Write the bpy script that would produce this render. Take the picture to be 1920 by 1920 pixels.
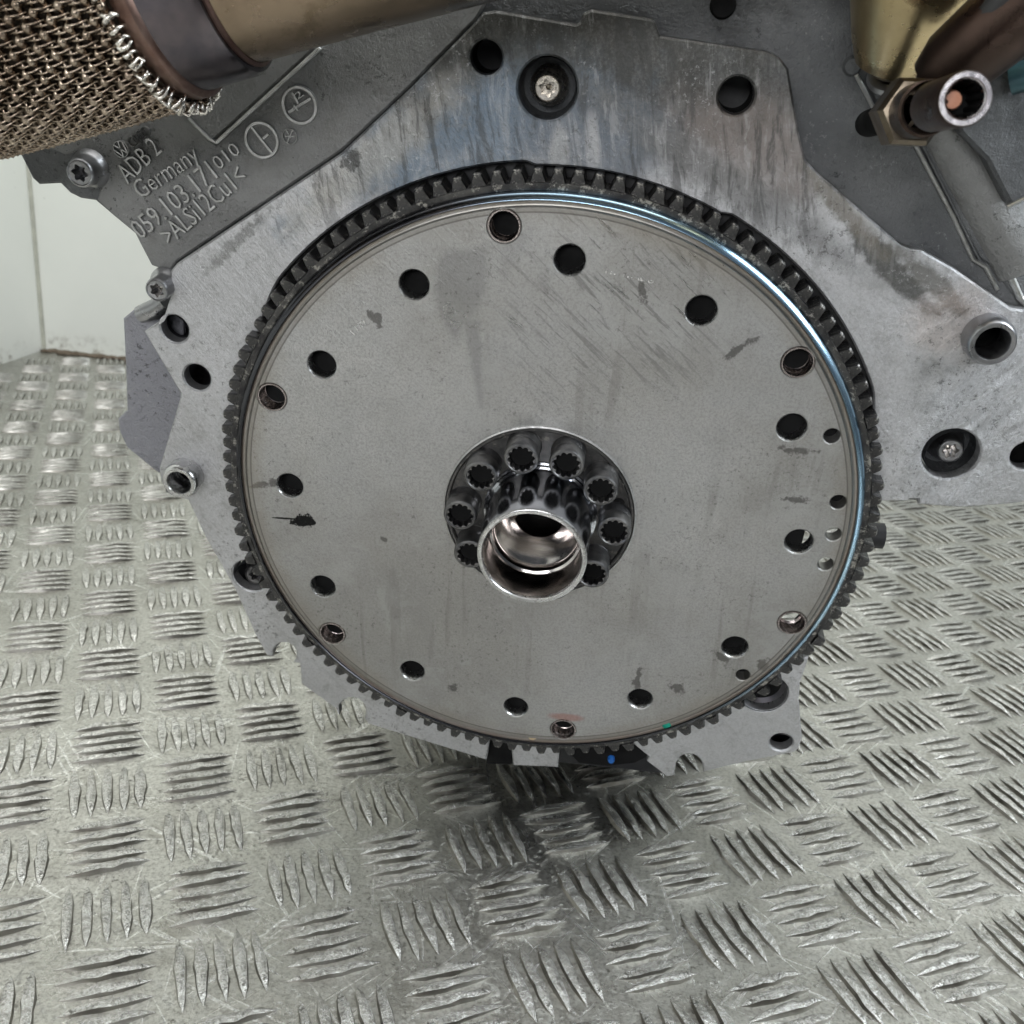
import bpy, bmesh, math, random
from mathutils import Vector, Matrix, noise
from mathutils.geometry import tessellate_polygon
random.seed(7)
for o in list(bpy.data.objects): bpy.data.objects.remove(o)
sc = bpy.context.scene
COL = sc.collection
S = 0.12                      # metres per working unit
pi = math.pi
# ------------------------------------------------------------------ camera
CAM_M = Matrix(((0.989821354776583, -0.1187349035686892, 0.07845832207474254, 0),
                (0.11520670428298055, 0.34484567194529364, -0.9315626000590904, 0),
                (0.08355298269064863, 0.9311194795594887, 0.35501466711723784, 2.75*S),
                (0, 0, 0, 1)))
cd = bpy.data.cameras.new('camera'); cam = bpy.data.objects.new('camera', cd); COL.objects.link(cam)
cam.matrix_world = CAM_M
cd.sensor_width = 36; cd.lens = 1837.575/1920*36; cd.clip_start = .005; cd.clip_end = 50
cd.dof.use_dof = True; cd.dof.focus_distance = 3.25*S; cd.dof.aperture_fstop = 24
sc.camera = cam
# ------------------------------------------------------------------ light
w = bpy.data.worlds.new("World"); sc.world = w; w.use_nodes = True
w.node_tree.nodes['Background'].inputs[0].default_value = (.80, .90, 1.0, 1)
w.node_tree.nodes['Background'].inputs[1].default_value = .07
def area(name, loc, target, sx, sy, power, col):
    l = bpy.data.lights.new(name, 'AREA'); l.shape = 'RECTANGLE'; l.size = sx*S; l.size_y = sy*S
    l.energy = power; l.color = col
    o = bpy.data.objects.new(name, l); COL.objects.link(o)
    o.location = Vector(loc)*S
    o.rotation_euler = (Vector(target)-Vector(loc)).to_track_quat('-Z', 'Y').to_euler()
    return o
area('ceiling_lamp', (-1.5, 4.0, 13), (-1.5, 4.2, 0), 13, 12, 26, (1, .995, .97))
area('side_window_lamp', (8.5, 1.0, 8.5), (0, 3.5, 1), 3.2, 7, 15, (.88, .95, 1))
area('door_lamp', (-1.5, -8.5, 5), (0, 3, .5), 7, 2.2, 9.5, (.97, .98, 1))
sc.view_settings.view_transform = 'Standard'; sc.view_settings.look = 'None'
sc.view_settings.exposure = .12; sc.view_settings.gamma = 1
sc.render.engine = 'CYCLES'
sc.cycles.max_bounces = 5; sc.cycles.diffuse_bounces = 2; sc.cycles.glossy_bounces = 4; sc.cycles.transmission_bounces = 1
sc.cycles.use_adaptive_sampling = True; sc.cycles.adaptive_threshold = .03; sc.cycles.caustics_reflective = False

# ------------------------------------------------------------------ photo pixel -> point in the engine frame
Rc = ((0.992381020579608, -0.02365175389175117, 0.12091527832006864),
      (0.08118748342637058, 0.8637284253303025, -0.4973749087070326),
      (-0.09267417400909721, 0.50340222666798, 0.8590679226099944))
Tc = (0.09456647554182004, 0.005452093989518257, 3.4357943812689618); FP = 1837.575
Cc = [-sum(Rc[k][i]*Tc[k] for k in range(3)) for i in range(3)]
def P(u, v, z=0.):
    """engine plane coordinates (x right, y up) of a measured point lying at depth z behind the flywheel face"""
    r = ((u-960)/FP, (v-960)/FP, 1)
    d = [sum(Rc[k][i]*r[k] for k in range(3)) for i in range(3)]
    s = (z-Cc[2])/d[2]
    return (Cc[0]+s*d[0], -(Cc[1]+s*d[1]))
def V3(u, v, z): p = P(u, v, z); return Vector((p[0], z, p[1]))
def rpx(u, v, z, px):
    p = P(u, v, z); dep = Rc[2][0]*p[0]-Rc[2][1]*p[1]+Rc[2][2]*z+Tc[2]
    return px*dep/FP
ENG_M = Matrix(((0.9991907744527069, -0.006772264979072115, -0.03964760617809484, -0.17531539135684718*S),
                (0.0, 0.985723382928448, -0.16837283732269964, 3.2096721080508335*S),
                (0.04022183795651403, 0.16823658572126782, 0.9849257103844181, 1.533067361626555*S),
                (0, 0, 0, 1)))

# ------------------------------------------------------------------ node helpers
class NT:
    def __init__(s, name):
        s.m = bpy.data.materials.new(name); s.m.use_nodes = True
        s.t = s.m.node_tree; s.b = s.t.nodes['Principled BSDF']
        tc = s.t.nodes.new('ShaderNodeTexCoord'); mp = s.t.nodes.new('ShaderNodeMapping')
        mp.inputs['Scale'].default_value = (1/S,)*3
        s.t.links.new(tc.outputs['Object'], mp.inputs['Vector']); s.co = mp.outputs[0]
    def n(s, t): return s.t.nodes.new('ShaderNode'+t)
    def l(s, a, b): s.t.links.new(a, b)
    def put(s, sock, v):
        if hasattr(v, 'is_output') or isinstance(v, bpy.types.NodeSocket): s.l(v, sock)
        elif isinstance(v, (tuple, list)): sock.default_value = tuple(v)+((1,) if len(v) == 3 and len(sock.default_value) == 4 else ())
        else: sock.default_value = v
    def math(s, op, a, b=None, clamp=False):
        q = s.n('Math'); q.operation = op; q.use_clamp = clamp; s.put(q.inputs[0], a)
        if b is not None: s.put(q.inputs[1], b)
        return q.outputs[0]
    def noise(s, sc, det=6, rough=.6, co=None, dist=0.):
        key = (sc, det, rough, dist) if co is None else None
        s.__dict__.setdefault('cache', {})
        if key in s.cache: return s.cache[key]
        q = s.n('TexNoise'); q.inputs['Scale'].default_value = sc; q.inputs['Detail'].default_value = det
        q.inputs['Roughness'].default_value = rough; q.inputs['Distortion'].default_value = dist
        s.l(co or s.co, q.inputs['Vector'])
        if key: s.cache[key] = q.outputs['Fac']
        return q.outputs['Fac']
    def voro(s, sc, co=None, feat='F1', rnd=1):
        q = s.n('TexVoronoi'); q.feature = feat; q.inputs['Scale'].default_value = sc
        q.inputs['Randomness'].default_value = rnd
        s.l(co or s.co, q.inputs['Vector']); return q.outputs['Distance']
    def map(s, loc=(0, 0, 0), rot=(0, 0, 0), scale=(1, 1, 1), co=None, typ='POINT'):
        q = s.n('Mapping'); q.vector_type = typ; q.inputs['Location'].default_value = loc
        q.inputs['Rotation'].default_value = rot; q.inputs['Scale'].default_value = scale
        s.l(co or s.co, q.inputs['Vector']); return q.outputs[0]
    def ramp(s, f, a, b, lo=0., hi=1.):
        q = s.n('MapRange'); q.clamp = True; q.interpolation_type = 'SMOOTHSTEP'
        s.put(q.inputs[0], f); q.inputs[1].default_value = a; q.inputs[2].default_value = b
        q.inputs[3].default_value = lo; q.inputs[4].default_value = hi; return q.outputs[0]
    def mix(s, f, a, b, mode='MIX'):
        q = s.n('Mix'); q.data_type = 'RGBA'; q.blend_type = mode
        s.put(q.inputs[0], f); s.put(q.inputs[6], a); s.put(q.inputs[7], b); return q.outputs[2]
    def grime(s, col, k=.6, c=(.07, .068, .062), sc=46, a=.565, b=.61, sc2=2.6):
        m = s.math('MULTIPLY', s.ramp(s.noise(sc, 6, .8), a, b), s.ramp(s.noise(sc2, 4, .6), .40, .62))
        return s.mix(s.math('MULTIPLY', m, k), col, c)
    def radius(s, cx=0, cz=0):
        q = s.n('SeparateXYZ'); s.l(s.map(loc=(-cx, 0, -cz)), q.inputs[0])
        return s.math('SQRT', s.math('ADD', s.math('POWER', q.outputs[0], 2.), s.math('POWER', q.outputs[2], 2.))), q
    def blob(s, cx, cz, rx, rz, ang=0., soft=.3, nz=.35, nsc=5.):
        """mask of a stain lying on the face round (cx, cz)"""
        a = s.map(loc=(-cx, 0, -cz)); a = s.map(rot=(0, ang, 0), co=a); a = s.map(scale=(1/rx, 0, 1/rz), co=a)
        q = s.n('VectorMath'); q.operation = 'LENGTH'; s.l(a, q.inputs[0])
        v = s.math('ADD', q.outputs['Value'], s.math('MULTIPLY', s.math('SUBTRACT', s.noise(nsc, 8, .65), .5), nz*4))
        return s.ramp(v, 1-soft, 1+soft, 1, 0)
    def poly(s, pts, z=0., soft=.012, nz=.03, nsc=7.):
        """mask of a convex stain given by measured corner points (clockwise in the photo)"""
        q = s.n('SeparateXYZ'); s.l(s.co, q.inputs[0]); m = None
        w_ = s.math('MULTIPLY', s.math('SUBTRACT', s.noise(nsc, 8, .65), .5), nz*2)
        L = [P(u, v, z) for u, v in pts]
        for (x0, y0), (x1, y1) in zip(L, L[1:]+L[:1]):
            l = math.hypot(x1-x0, y1-y0); nx, ny = (y1-y0)/l, -(x1-x0)/l
            d = s.math('ADD', s.math('MULTIPLY', q.outputs[0], nx), s.math('MULTIPLY', q.outputs[2], ny))
            d = s.math('ADD', s.math('SUBTRACT', d, nx*x0+ny*y0), w_)
            d = s.ramp(d, -soft, soft)
            m = d if m is None else s.math('MULTIPLY', m, d)
        return m
    def bump(s, h, strength, dist=.001, prev=None):
        q = s.n('Bump'); q.inputs['Strength'].default_value = strength; q.inputs['Distance'].default_value = dist
        s.l(h, q.inputs['Height'])
        if prev is not None: s.l(prev, q.inputs['Normal'])
        return q.outputs[0]
    def out(s, col, rough, metal=1., nrm=None, **kw):
        s.put(s.b.inputs['Base Color'], col); s.put(s.b.inputs['Roughness'], rough); s.put(s.b.inputs['Metallic'], metal)
        if nrm is not None: s.l(nrm, s.b.inputs['Normal'])
        for k, v in kw.items(): s.put(s.b.inputs[k], v)
        return s.m

def simple(name, c1, c2, rough=(.35, .5), metal=1., sc=6., fine=60., bmp=.15, dist=.0004, spot=None):
    t = NT(name)
    f = t.ramp(t.noise(sc, 8, .65), .35, .65)
    col = t.mix(f, c1, c2)
    if spot: col = t.mix(t.ramp(t.noise(sc*3.3, 8, .7), .56, .66), col, spot)
    r = t.ramp(t.noise(sc*2.1, 6, .6), .3, .7, rough[0], rough[1])
    return t.out(col, r, metal, t.bump(t.noise(fine, 5, .7), bmp, dist))

# ------------------------------------------------------------------ materials
def m_disc():
    t = NT('flywheel_steel')
    col = t.mix(t.ramp(t.noise(2.2, 8, .6), .35, .65), (.44, .438, .432), (.54, .537, .53))
    col = t.mix(t.math('MULTIPLY', t.ramp(t.noise(26, 6, .7), .45, .7), .22), col, (.27, .265, .255))
    gr = t.noise(110, 5, .8)
    col = t.mix(t.math('MULTIPLY', t.ramp(gr, .47, .57), .42), col, (.25, .245, .24))
    col = t.mix(t.math('MULTIPLY', t.ramp(t.noise(1.1, 7, .6), .42, .6), .6), col, (.27, .26, .24))
    col = t.mix(t.math('MULTIPLY', t.ramp(t.noise(3.7, 8, .72, None, .8), .5, .62), .4), col, (.45, .45, .44))
    # darker run of dried oil under the top bushing
    st = t.poly([(830, 470), (960, 455), (975, 500), (905, 610), (898, 700), (872, 690), (850, 640), (812, 700), (812, 520)], 0, .022, .035, 6.)
    st = t.math('MAXIMUM', st, t.poly([(868, 600), (900, 600), (907, 765), (898, 765)], 0, .012, .018, 12.))
    st = t.math('MAXIMUM', st, t.math('MULTIPLY', t.poly([(930, 440), (1010, 415), (990, 470), (940, 520)], 0, .02, .03, 9.), .5))
    col = t.mix(t.math('MULTIPLY', st, .5), col, (.215, .215, .215))
    # slanting scuffs upper right
    sc_co = t.map(rot=(0, math.radians(-42), 0))
    sc_co = t.map(scale=(3.2, 1, 40), co=sc_co)
    sn = t.ramp(t.noise(1.5, 7, .72, sc_co, .3), .52, .60)
    p = P(1190, 520); area_m = t.blob(p[0], p[1], .42, .30, .5, .5, .35, 3.)
    sm = t.math('MULTIPLY', sn, area_m)
    col = t.mix(t.math('MULTIPLY', sm, .6), col, (.17, .17, .165))
    # downward drips
    dr_co = t.map(scale=(9, 1, .7))
    dr = t.ramp(t.noise(1.6, 5, .55, dr_co, .4), .57, .66)
    dr = t.math('MULTIPLY', dr, t.ramp(t.noise(1.3, 3), .45, .6))
    col = t.mix(t.math('MULTIPLY', dr, .35), col, (.22, .21, .19))
    # black specks and scars
    sp = t.math('MULTIPLY', t.ramp(t.voro(14), .0, .09, 1, 0), t.ramp(t.noise(3.1, 3), .56, .66))
    col = t.mix(t.math('MULTIPLY', sp, .7), col, (.07, .065, .06))
    wt = t.math('MULTIPLY', t.ramp(t.noise(17, 9, .8, None, .6), .64, .72), t.ramp(t.noise(1.9, 3), .5, .62))
    col = t.mix(t.math('MULTIPLY', wt, .5), col, (.14, .13, .12))
    for (u, v, a, b, an) in ((1270, 1290, .018, .034, .4), (1195, 1275, .012, .05, 0), (1385, 655, .045, .010, .7), (1205, 545, .012, .03, .3),
                             (705, 597, .018, .03, .5), (1490, 845, .05, .012, 0), (1495, 936, .04, .010, 0), (495, 908, .05, .012, .3),
                             (850, 1290, .02, .02, 0), (720, 1012, .008, .014, .6), (1355, 1235, .045, .014, -.8), (1430, 1248, .02, .03, 0)):
        q = P(u, v); col = t.mix(t.math('MULTIPLY', t.blob(q[0], q[1], a, b, an, .35, 1.4, 30.), .75), col, (.09, .085, .08))
    q = P(568, 975); col = t.mix(t.blob(q[0], q[1], .042, .026, .1, .1, .75, 26.), col, (.012, .012, .012))
    q = P(535, 972); col = t.mix(t.blob(q[0], q[1], .05, .004, .03, .1, .3, 26.), col, (.012, .012, .012))
    q = P(1062, 1345); col = t.mix(t.math('MULTIPLY', t.blob(q[0], q[1], .06, .018, 0, .4, .3, 9.), .5), col, (.40, .14, .10))
    col = t.grime(col, .5); col = t.grime(col, .35, (.55, .55, .55), 75, .58, .62, 3.7)
    # concentric turning marks near the edge and brown patina
    r, _ = t.radius()
    pat = t.math('MULTIPLY', t.ramp(r, .97, 1.035), t.ramp(t.noise(2.7, 5), .35, .6))
    col = t.mix(t.math('MULTIPLY', pat, .45), col, (.30, .27, .22))
    ln = t.math('MULTIPLY', t.ramp(r, 1.0335, 1.036), t.ramp(r, 1.0385, 1.041, 1, 0))
    col = t.mix(t.math('MULTIPLY', ln, .75), col, (.13, .12, .11)); col = t.mix(t.math('MULTIPLY', t.ramp(r, 1.037, 1.040), .45), col, (.24, .225, .20))
    rr = t.n('CombineXYZ'); t.l(r, rr.inputs[0])
    ring = t.noise(90, 2, .5, rr.outputs[0])
    rough = t.ramp(t.noise(4, 6, .6), .35, .65, .33, .52)
    rough = t.math('SUBTRACT', rough, t.math('MULTIPLY', st, .08)); rough = t.math('ADD', rough, t.math('MULTIPLY', dr, .06))
    rough = t.math('SUBTRACT', rough, t.math('MULTIPLY', sm, .12))
    h = t.math('ADD', t.math('MULTIPLY', t.noise(70, 6, .75), .7), t.math('MULTIPLY', t.noise(9, 6, .7), .6))
    b = t.bump(h, .35, .0008); b = t.bump(ring, .10, .0005, b); b = t.bump(sn, .2, .0005, b)
    return t.out(col, rough, .82, b)
def m_lip():
    t = NT('flywheel_lip_patina')
    r, q = t.radius()
    col = t.mix(t.ramp(t.noise(2.0, 6), .35, .65), (.23, .215, .19), (.31, .30, .28))
    ang = t.math('ARCTAN2', q.outputs[2], q.outputs[0])
    col = t.mix(t.math('MULTIPLY', t.ramp(r, 1.058, 1.085), .6), col, (.25, .13, .085))
    col = t.mix(t.math('MULTIPLY', t.ramp(t.noise(25, 5, .7), .5, .7), .3), col, (.16, .15, .13))
    return t.out(col, .38, .85, t.bump(t.noise(60, 5, .7), .15, .0004))
def m_rim():
    t = NT('tinted_glint_rim')
    r, q = t.radius()
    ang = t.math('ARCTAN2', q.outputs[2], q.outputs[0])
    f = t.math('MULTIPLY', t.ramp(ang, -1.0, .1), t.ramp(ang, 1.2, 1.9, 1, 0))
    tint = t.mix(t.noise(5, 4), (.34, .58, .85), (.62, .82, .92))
    col = t.mix(f, (.07, .07, .078), tint)  # blue heat tint raised into a painted glint, other side kept dark
    return t.out(col, .22, 1, t.bump(t.noise(30, 4, .6), .05, .0003))
def m_gear():
    t = NT('oily_ring_gear_steel')
    col = t.mix(t.ramp(t.noise(9, 7, .7), .35, .65), (.035, .035, .037), (.10, .098, .095))
    col = t.mix(t.ramp(t.noise(30, 8, .8), .53, .60), col, (.36, .35, .32))
    return t.out(col, t.ramp(t.noise(14, 5), .3, .7, .3, .5), .85, t.bump(t.noise(40, 6, .75), .35, .0006))
def m_face():
    t = NT('machined_cover_aluminium')
    col = t.mix(t.ramp(t.noise(2.5, 8, .62), .35, .65), (.52, .52, .53), (.62, .62, .635))
    # long machining streaks
    stc = t.map(rot=(0, math.radians(-50), 0)); stc = t.map(scale=(2, 1, 16), co=stc)
    stn = t.noise(2.2, 7, .7, stc, .4)
    col = t.mix(t.math('MULTIPLY', t.ramp(stn, .55, .68), .28), col, (.33, .33, .33))
    def st(u, v, a, b, an, c, k, soft=.5, nz=.5, nsc=6.):
        nonlocal col
        q = P(u, v, .09); col = t.mix(t.math('MULTIPLY', t.blob(q[0], q[1], a, b, an, soft, nz, nsc), k), col, c)
    st(1170, 120, .60, .22, .0, (.085, .08, .07), .93, .5, .6)       # brown-grey film along the top, darkened to stand for the dark reflection
    st(820, 130, .38, .22, 0.6, (.12, .125, .125), .88, .5, .6)
    st(1290, 150, .30, .17, .1, (.10, .105, .11), .85, .25, .35)      # dark patch between bolt and right hole
    st(860, 240, .42, .13, 0.45, (.17, .22, .28), .85, .6, .9, 7.)  # bluish film above the ring gear
    st(1110, 250, .22, .14, 0.0, (.16, .185, .22), .8, .6, .6, 4.)
    st(1050, 300, .03, .10, 0, (.50, .50, .50), .6, .3, .3)
    st(1110, 270, .02, .09, .1, (.48, .48, .49), .6, .3, .3)
    st(1400, 260, .24, .12, -.5, (.23, .20, .185), .85, .6, .5)
    st(1120, 60, .5, .13, -.1, (.07, .068, .06), .75, .6, .8, 9.)
    st(1350, 330, .5, .05, -.5, (.17, .17, .17), .7, .6, .5)
    st(1660, 490, .20, .035, -.72, (.10, .10, .095), .92, .3, .55, 12.)    # grimy band at the step
    st(1590, 400, .16, .03, -.72, (.22, .20, .17), .8, .4, .6, 12.)
    st(1740, 520, .17, .03, -.62, (.14, .135, .12), .8, .4, .6, 12.)
    st(1790, 600, .12, .10, 0, (.62, .50, .44), .35, .6, .6, 9.)
    st(700, 290, .28, .06, .65, (.42, .40, .36), .6, .5, .6, 9.)
    st(450, 450, .14, .016, .75, (.12, .12, .11), .55, .5, 1.3, 26.)
    st(660, 300, .03, .03, 0, (.05, .05, .05), .8, .3, 1.2, 26.)
    sp = t.math('MULTIPLY', t.ramp(t.voro(19), .0, .1, 1, 0), t.ramp(t.noise(2.7, 4), .5, .6))
    col = t.mix(t.math('MULTIPLY', sp, .65), col, (.08, .078, .075))
    col = t.mix(t.math('MULTIPLY', t.ramp(t.noise(33, 8, .8), .58, .72), .35), col, (.25, .25, .25))
    gr = t.noise(110, 5, .8)
    col = t.mix(t.math('MULTIPLY', t.ramp(gr, .47, .57), .22), col, (.25, .25, .25))
    col = t.mix(t.math('MULTIPLY', t.ramp(t.noise(13, 9, .8, None, .5), .5, .66), .35), col, (.22, .215, .205))
    q = t.n('SeparateXYZ'); t.l(t.co, q.inputs[0]); up_ = t.ramp(q.outputs[2], .75, 1.15)
    dz = t.map(rot=(0, math.radians(8), 0)); dz = t.map(scale=(13, 1, 2.2), co=dz)
    ds = t.noise(1.7, 8, .72, dz, .5)
    col = t.mix(t.math('MULTIPLY', t.math('MULTIPLY', t.ramp(ds, .50, .60), up_), .6), col, (.07, .07, .068))
    col = t.mix(t.math('MULTIPLY', t.math('MULTIPLY', t.ramp(ds, .46, .38), up_), .3), col, (.50, .50, .50))
    col = t.grime(col, .6); col = t.grime(col, .4, (.72, .72, .73), 60, .57, .62, 3.1)
    rough = t.ramp(t.noise(5, 7, .7), .3, .7, .30, .5)
    # scraped, chipped sealant relief towards the right
    q = P(1840, 760, .09); dm = t.blob(q[0], q[1], .26, .36, .2, .6, .5, 3.)
    sc2 = t.map(rot=(0, math.radians(-35), 0)); sc2 = t.map(scale=(12, 1, 4), co=sc2)
    rel = t.math('MULTIPLY', t.noise(1.6, 8, .75, sc2, .9), dm)
    b = t.bump(t.noise(60, 7, .78), .5, .0009); b = t.bump(stn, .4, .0010, b); b = t.bump(rel, .9, .004, b)
    return t.out(col, rough, .85, b)
def m_cast(name, a, b_, dirt=(.06, .06, .06), k=.5):
    t = NT(name)
    col = t.mix(t.ramp(t.noise(2.3, 8, .6), .35, .65), a, b_)
    col = t.mix(t.math('MULTIPLY', t.ramp(t.noise(5.5, 9, .75), .5, .68), k), col, dirt)
    col = t.grime(col, .7, (.03, .03, .03)); col = t.grime(col, .4, (.5, .5, .5), 66, .585, .63, 3.1)
    sp = t.ramp(t.voro(24), .0, .07, 1, 0)
    sp = t.math('MULTIPLY', sp, t.ramp(t.noise(6, 3), .52, .6))
    col = t.mix(sp, col, (.03, .03, .03))
    b = t.bump(t.noise(85, 5, .75), .7, .0012); b = t.bump(t.noise(12, 6, .7), .4, .003, b)
    return t.out(col, t.ramp(t.noise(8, 5), .3, .7, .42, .58), .75, b)
def m_floor(name, a, b_, rough, worn):
    t = NT(name)
    col = t.mix(t.ramp(t.noise(.9, 8, .65), .35, .65), a, b_)
    col = t.mix(t.math('MULTIPLY', t.ramp(t.noise(3.3, 9, .78), .52, .68), .5), col, (.20, .185, .15))
    # hair scratches in three directions
    scr = None
    for k, (an, sx) in enumerate(((.35, 30), (-.9, 26), (1.35, 34), (-.25, 22), (2.1, 28), (.8, 40))):
        c = t.map(loc=(k*3.1, k*1.7, 0), rot=(0, 0, an)); c = t.map(scale=(.9, sx, 1), co=c)
        s_ = t.math('MULTIPLY', t.ramp(t.noise(1.1, 3, .5, c, .25), .63, .67), t.ramp(t.noise(1.2+.3*k, 3), .44, .54))
        scr = s_ if scr is None else t.math('MAXIMUM', scr, s_)
    col = t.mix(t.math('MULTIPLY', scr, .8), col, (.88, .88, .86))
    sp = t.math('MULTIPLY', t.ramp(t.voro(6.5), .0, .045, 1, 0), t.ramp(t.noise(2.3, 3), .55, .6))
    col = t.mix(sp, col, (.03, .03, .03))
    r = t.ramp(t.noise(3.5, 8, .7), .3, .7, rough[0], rough[1])
    r = t.math('SUBTRACT', r, t.math('MULTIPLY', scr, .1))
    gr = t.noise(60, 6, .8)
    col = t.mix(t.math('MULTIPLY', t.ramp(gr, .47, .57), .55), col, (.27, .26, .235))
    nick = t.ramp(t.noise(26, 7, .8, None, 1.2), .56, .66)
    col = t.mix(t.math('MULTIPLY', nick, .35), col, (.18, .17, .145))
    h = t.math('ADD', t.noise(22, 8, .78), t.math('MULTIPLY', t.noise(5, 5, .6), 1.2))
    col = t.grime(col, .7, (.09, .085, .07), 30, .575, .62, 1.9); col = t.grime(col, .4, (.85, .85, .82), 42, .59, .63, 2.7)
    h = t.math('SUBTRACT', h, t.math('MULTIPLY', nick, .25))
    b = t.bump(h, worn, .0016)
    return t.out(col, r, 1., b)
def m_wall():
    t = NT('cream_painted_panel')
    col = t.mix(t.ramp(t.noise(.5, 5), .3, .7), (.74, .755, .70), (.79, .80, .745))
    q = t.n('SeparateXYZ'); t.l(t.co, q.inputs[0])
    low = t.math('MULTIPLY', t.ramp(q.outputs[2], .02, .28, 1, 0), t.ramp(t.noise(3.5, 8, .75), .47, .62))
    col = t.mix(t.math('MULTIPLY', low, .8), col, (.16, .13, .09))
    sp = t.math('MULTIPLY', t.ramp(t.voro(3.2), .0, .05, 1, 0), t.ramp(t.noise(1.1, 3), .5, .6))
    col = t.mix(sp, col, (.12, .11, .09))
    return t.out(col, .45, 0, t.bump(t.noise(6, 4), .05, .001))
M = {}
M['disc'] = m_disc(); M['lip'] = m_lip(); M['rim'] = m_rim(); M['gear'] = m_gear(); M['face'] = m_face()
M['cast'] = m_cast('cast_aluminium', (.14, .145, .15), (.23, .235, .24))
M['casttext'] = m_cast('cast_aluminium_with_lettering', (.27, .27, .265), (.36, .36, .355), (.16, .155, .14), .3)
M['castdark'] = m_cast('grimy_cast_aluminium', (.09, .095, .10), (.16, .165, .17))
M['letter'] = simple('bright_letter_tops', (.60, .60, .60), (.46, .46, .45), (.3, .42), .9, 20)  # brighter colour than the pad, offsets the shading on the letters
M['lav'] = m_cast('lavender_grey_bracket', (.31, .31, .34), (.37, .37, .405), (.26, .26, .28), .25)
M['edge'] = simple('bright_cast_edge', (.62, .62, .60), (.42, .42, .40), (.3, .45), .9, 20)
M['steel'] = simple('bright_bore_steel', (.60, .60, .59), (.45, .45, .45), (.2, .32), 1., 12)
M['copper'] = simple('coppery_bushing', (.38, .34, .33), (.26, .23, .22), (.2, .3), 1., 20)
M['chrome'] = simple('polished_crank_snout', (.50, .51, .54), (.42, .43, .46), (.10, .17), 1., 3, 90, .02)
M['chromewarm'] = simple('polished_bore', (.60, .57, .55), (.40, .37, .36), (.09, .20), 1., 6, 90, .05)
M['bolt'] = simple('black_oxide_bolt', (.10, .10, .105), (.21, .205, .20), (.34, .48), .9, 14, 60, .3)
M['flange'] = simple('dark_oiled_flange', (.06, .06, .06), (.14, .135, .13), (.4, .55), .9, 9, 60, .3, .0004, (.20, .19, .17))
M['boltgrey'] = simple('zinc_flange_bolt', (.30, .30, .31), (.42, .42, .43), (.26, .4), 1., 10)
M['boltbright'] = simple('bright_torx_recess', (.62, .58, .52), (.45, .42, .38), (.2, .35), 1., 20)
M['black'] = simple('black_cavity', (.012, .012, .012), (.02, .02, .02), (.6, .8), .0)  # black colour stands for shade inside holes, also used on black parts
M['borewall'] = simple('dark_bore_wall', (.05, .05, .058), (.09, .085, .09), (.25, .4), .9)
M['block'] = simple('dark_engine_block', (.03, .03, .032), (.05, .05, .05), (.5, .7), .4, 5)
M['pipe'] = simple('tarnished_exhaust_tube', (.19, .145, .10), (.28, .215, .155), (.2, .34), 1., 2.5, 60, .2, .0004, (.20, .15, .10))
M['collar'] = simple('heat_blued_collar', (.07, .065, .075), (.14, .12, .125), (.14, .26), .95, 4, 50, .15)
M['collarbead'] = simple('brown_weld_bead', (.17, .10, .08), (.25, .17, .14), (.3, .4), .9, 9)
M['braid'] = simple('bronze_braid_wire', (.47, .39, .31), (.24, .185, .14), (.2, .34), 1., 6)
M['braidin'] = simple('dark_core_under_braid', (.05, .04, .032), (.10, .075, .055), (.5, .6), .7)
M['frayed'] = simple('frayed_bright_wire', (.85, .82, .76), (.68, .64, .58), (.2, .3), 1., 8)
M['gold'] = simple('golden_heat_tinted_canister', (.52, .42, .24), (.36, .27, .16), (.2, .34), .95, 2, 50, .12, .0004, (.25, .18, .10))
M['brown'] = simple('burnt_brown_steel', (.045, .032, .026), (.085, .055, .045), (.25, .4), .9, 5)
M['nut'] = simple('bronze_hex_nut', (.22, .185, .14), (.12, .095, .07), (.28, .4), 1., 9)
M['ringend'] = simple('bright_turned_end', (.86, .82, .84), (.76, .72, .75), (.2, .28), 1., 9)
M['orange'] = simple('orange_plastic_plug', (.75, .36, .22), (.68, .30, .18), (.35, .45), 0.)
M['green'] = simple('green_paint_dot', (.01, .30, .20), (.015, .34, .24), (.35, .45), 0.)
M['cream'] = simple('cream_paint_dot', (.72, .55, .34), (.68, .52, .32), (.35, .45), 0.)
M['blue'] = simple('blue_plastic', (.02, .14, .55), (.03, .2, .65), (.3, .4), 0.)
M['floor'] = m_floor('tread_plate_ground', (.48, .475, .44), (.61, .605, .565), (.24, .38), .5)
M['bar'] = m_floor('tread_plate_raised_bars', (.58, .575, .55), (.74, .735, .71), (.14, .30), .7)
M['flank'] = simple('shaded_bar_flank', (.42, .41, .38), (.20, .19, .17), (.28, .42), 1., 5, 40, .3)  # dark foot strips put the shade outline of each bar into colour
M['wall'] = m_wall()
M['glassy'] = simple('teal_hose', (.05, .16, .18), (.04, .10, .12), (.3, .4), .2)

M['black'].node_tree.nodes['Principled BSDF'].inputs['Specular IOR Level'].default_value = .05
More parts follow.
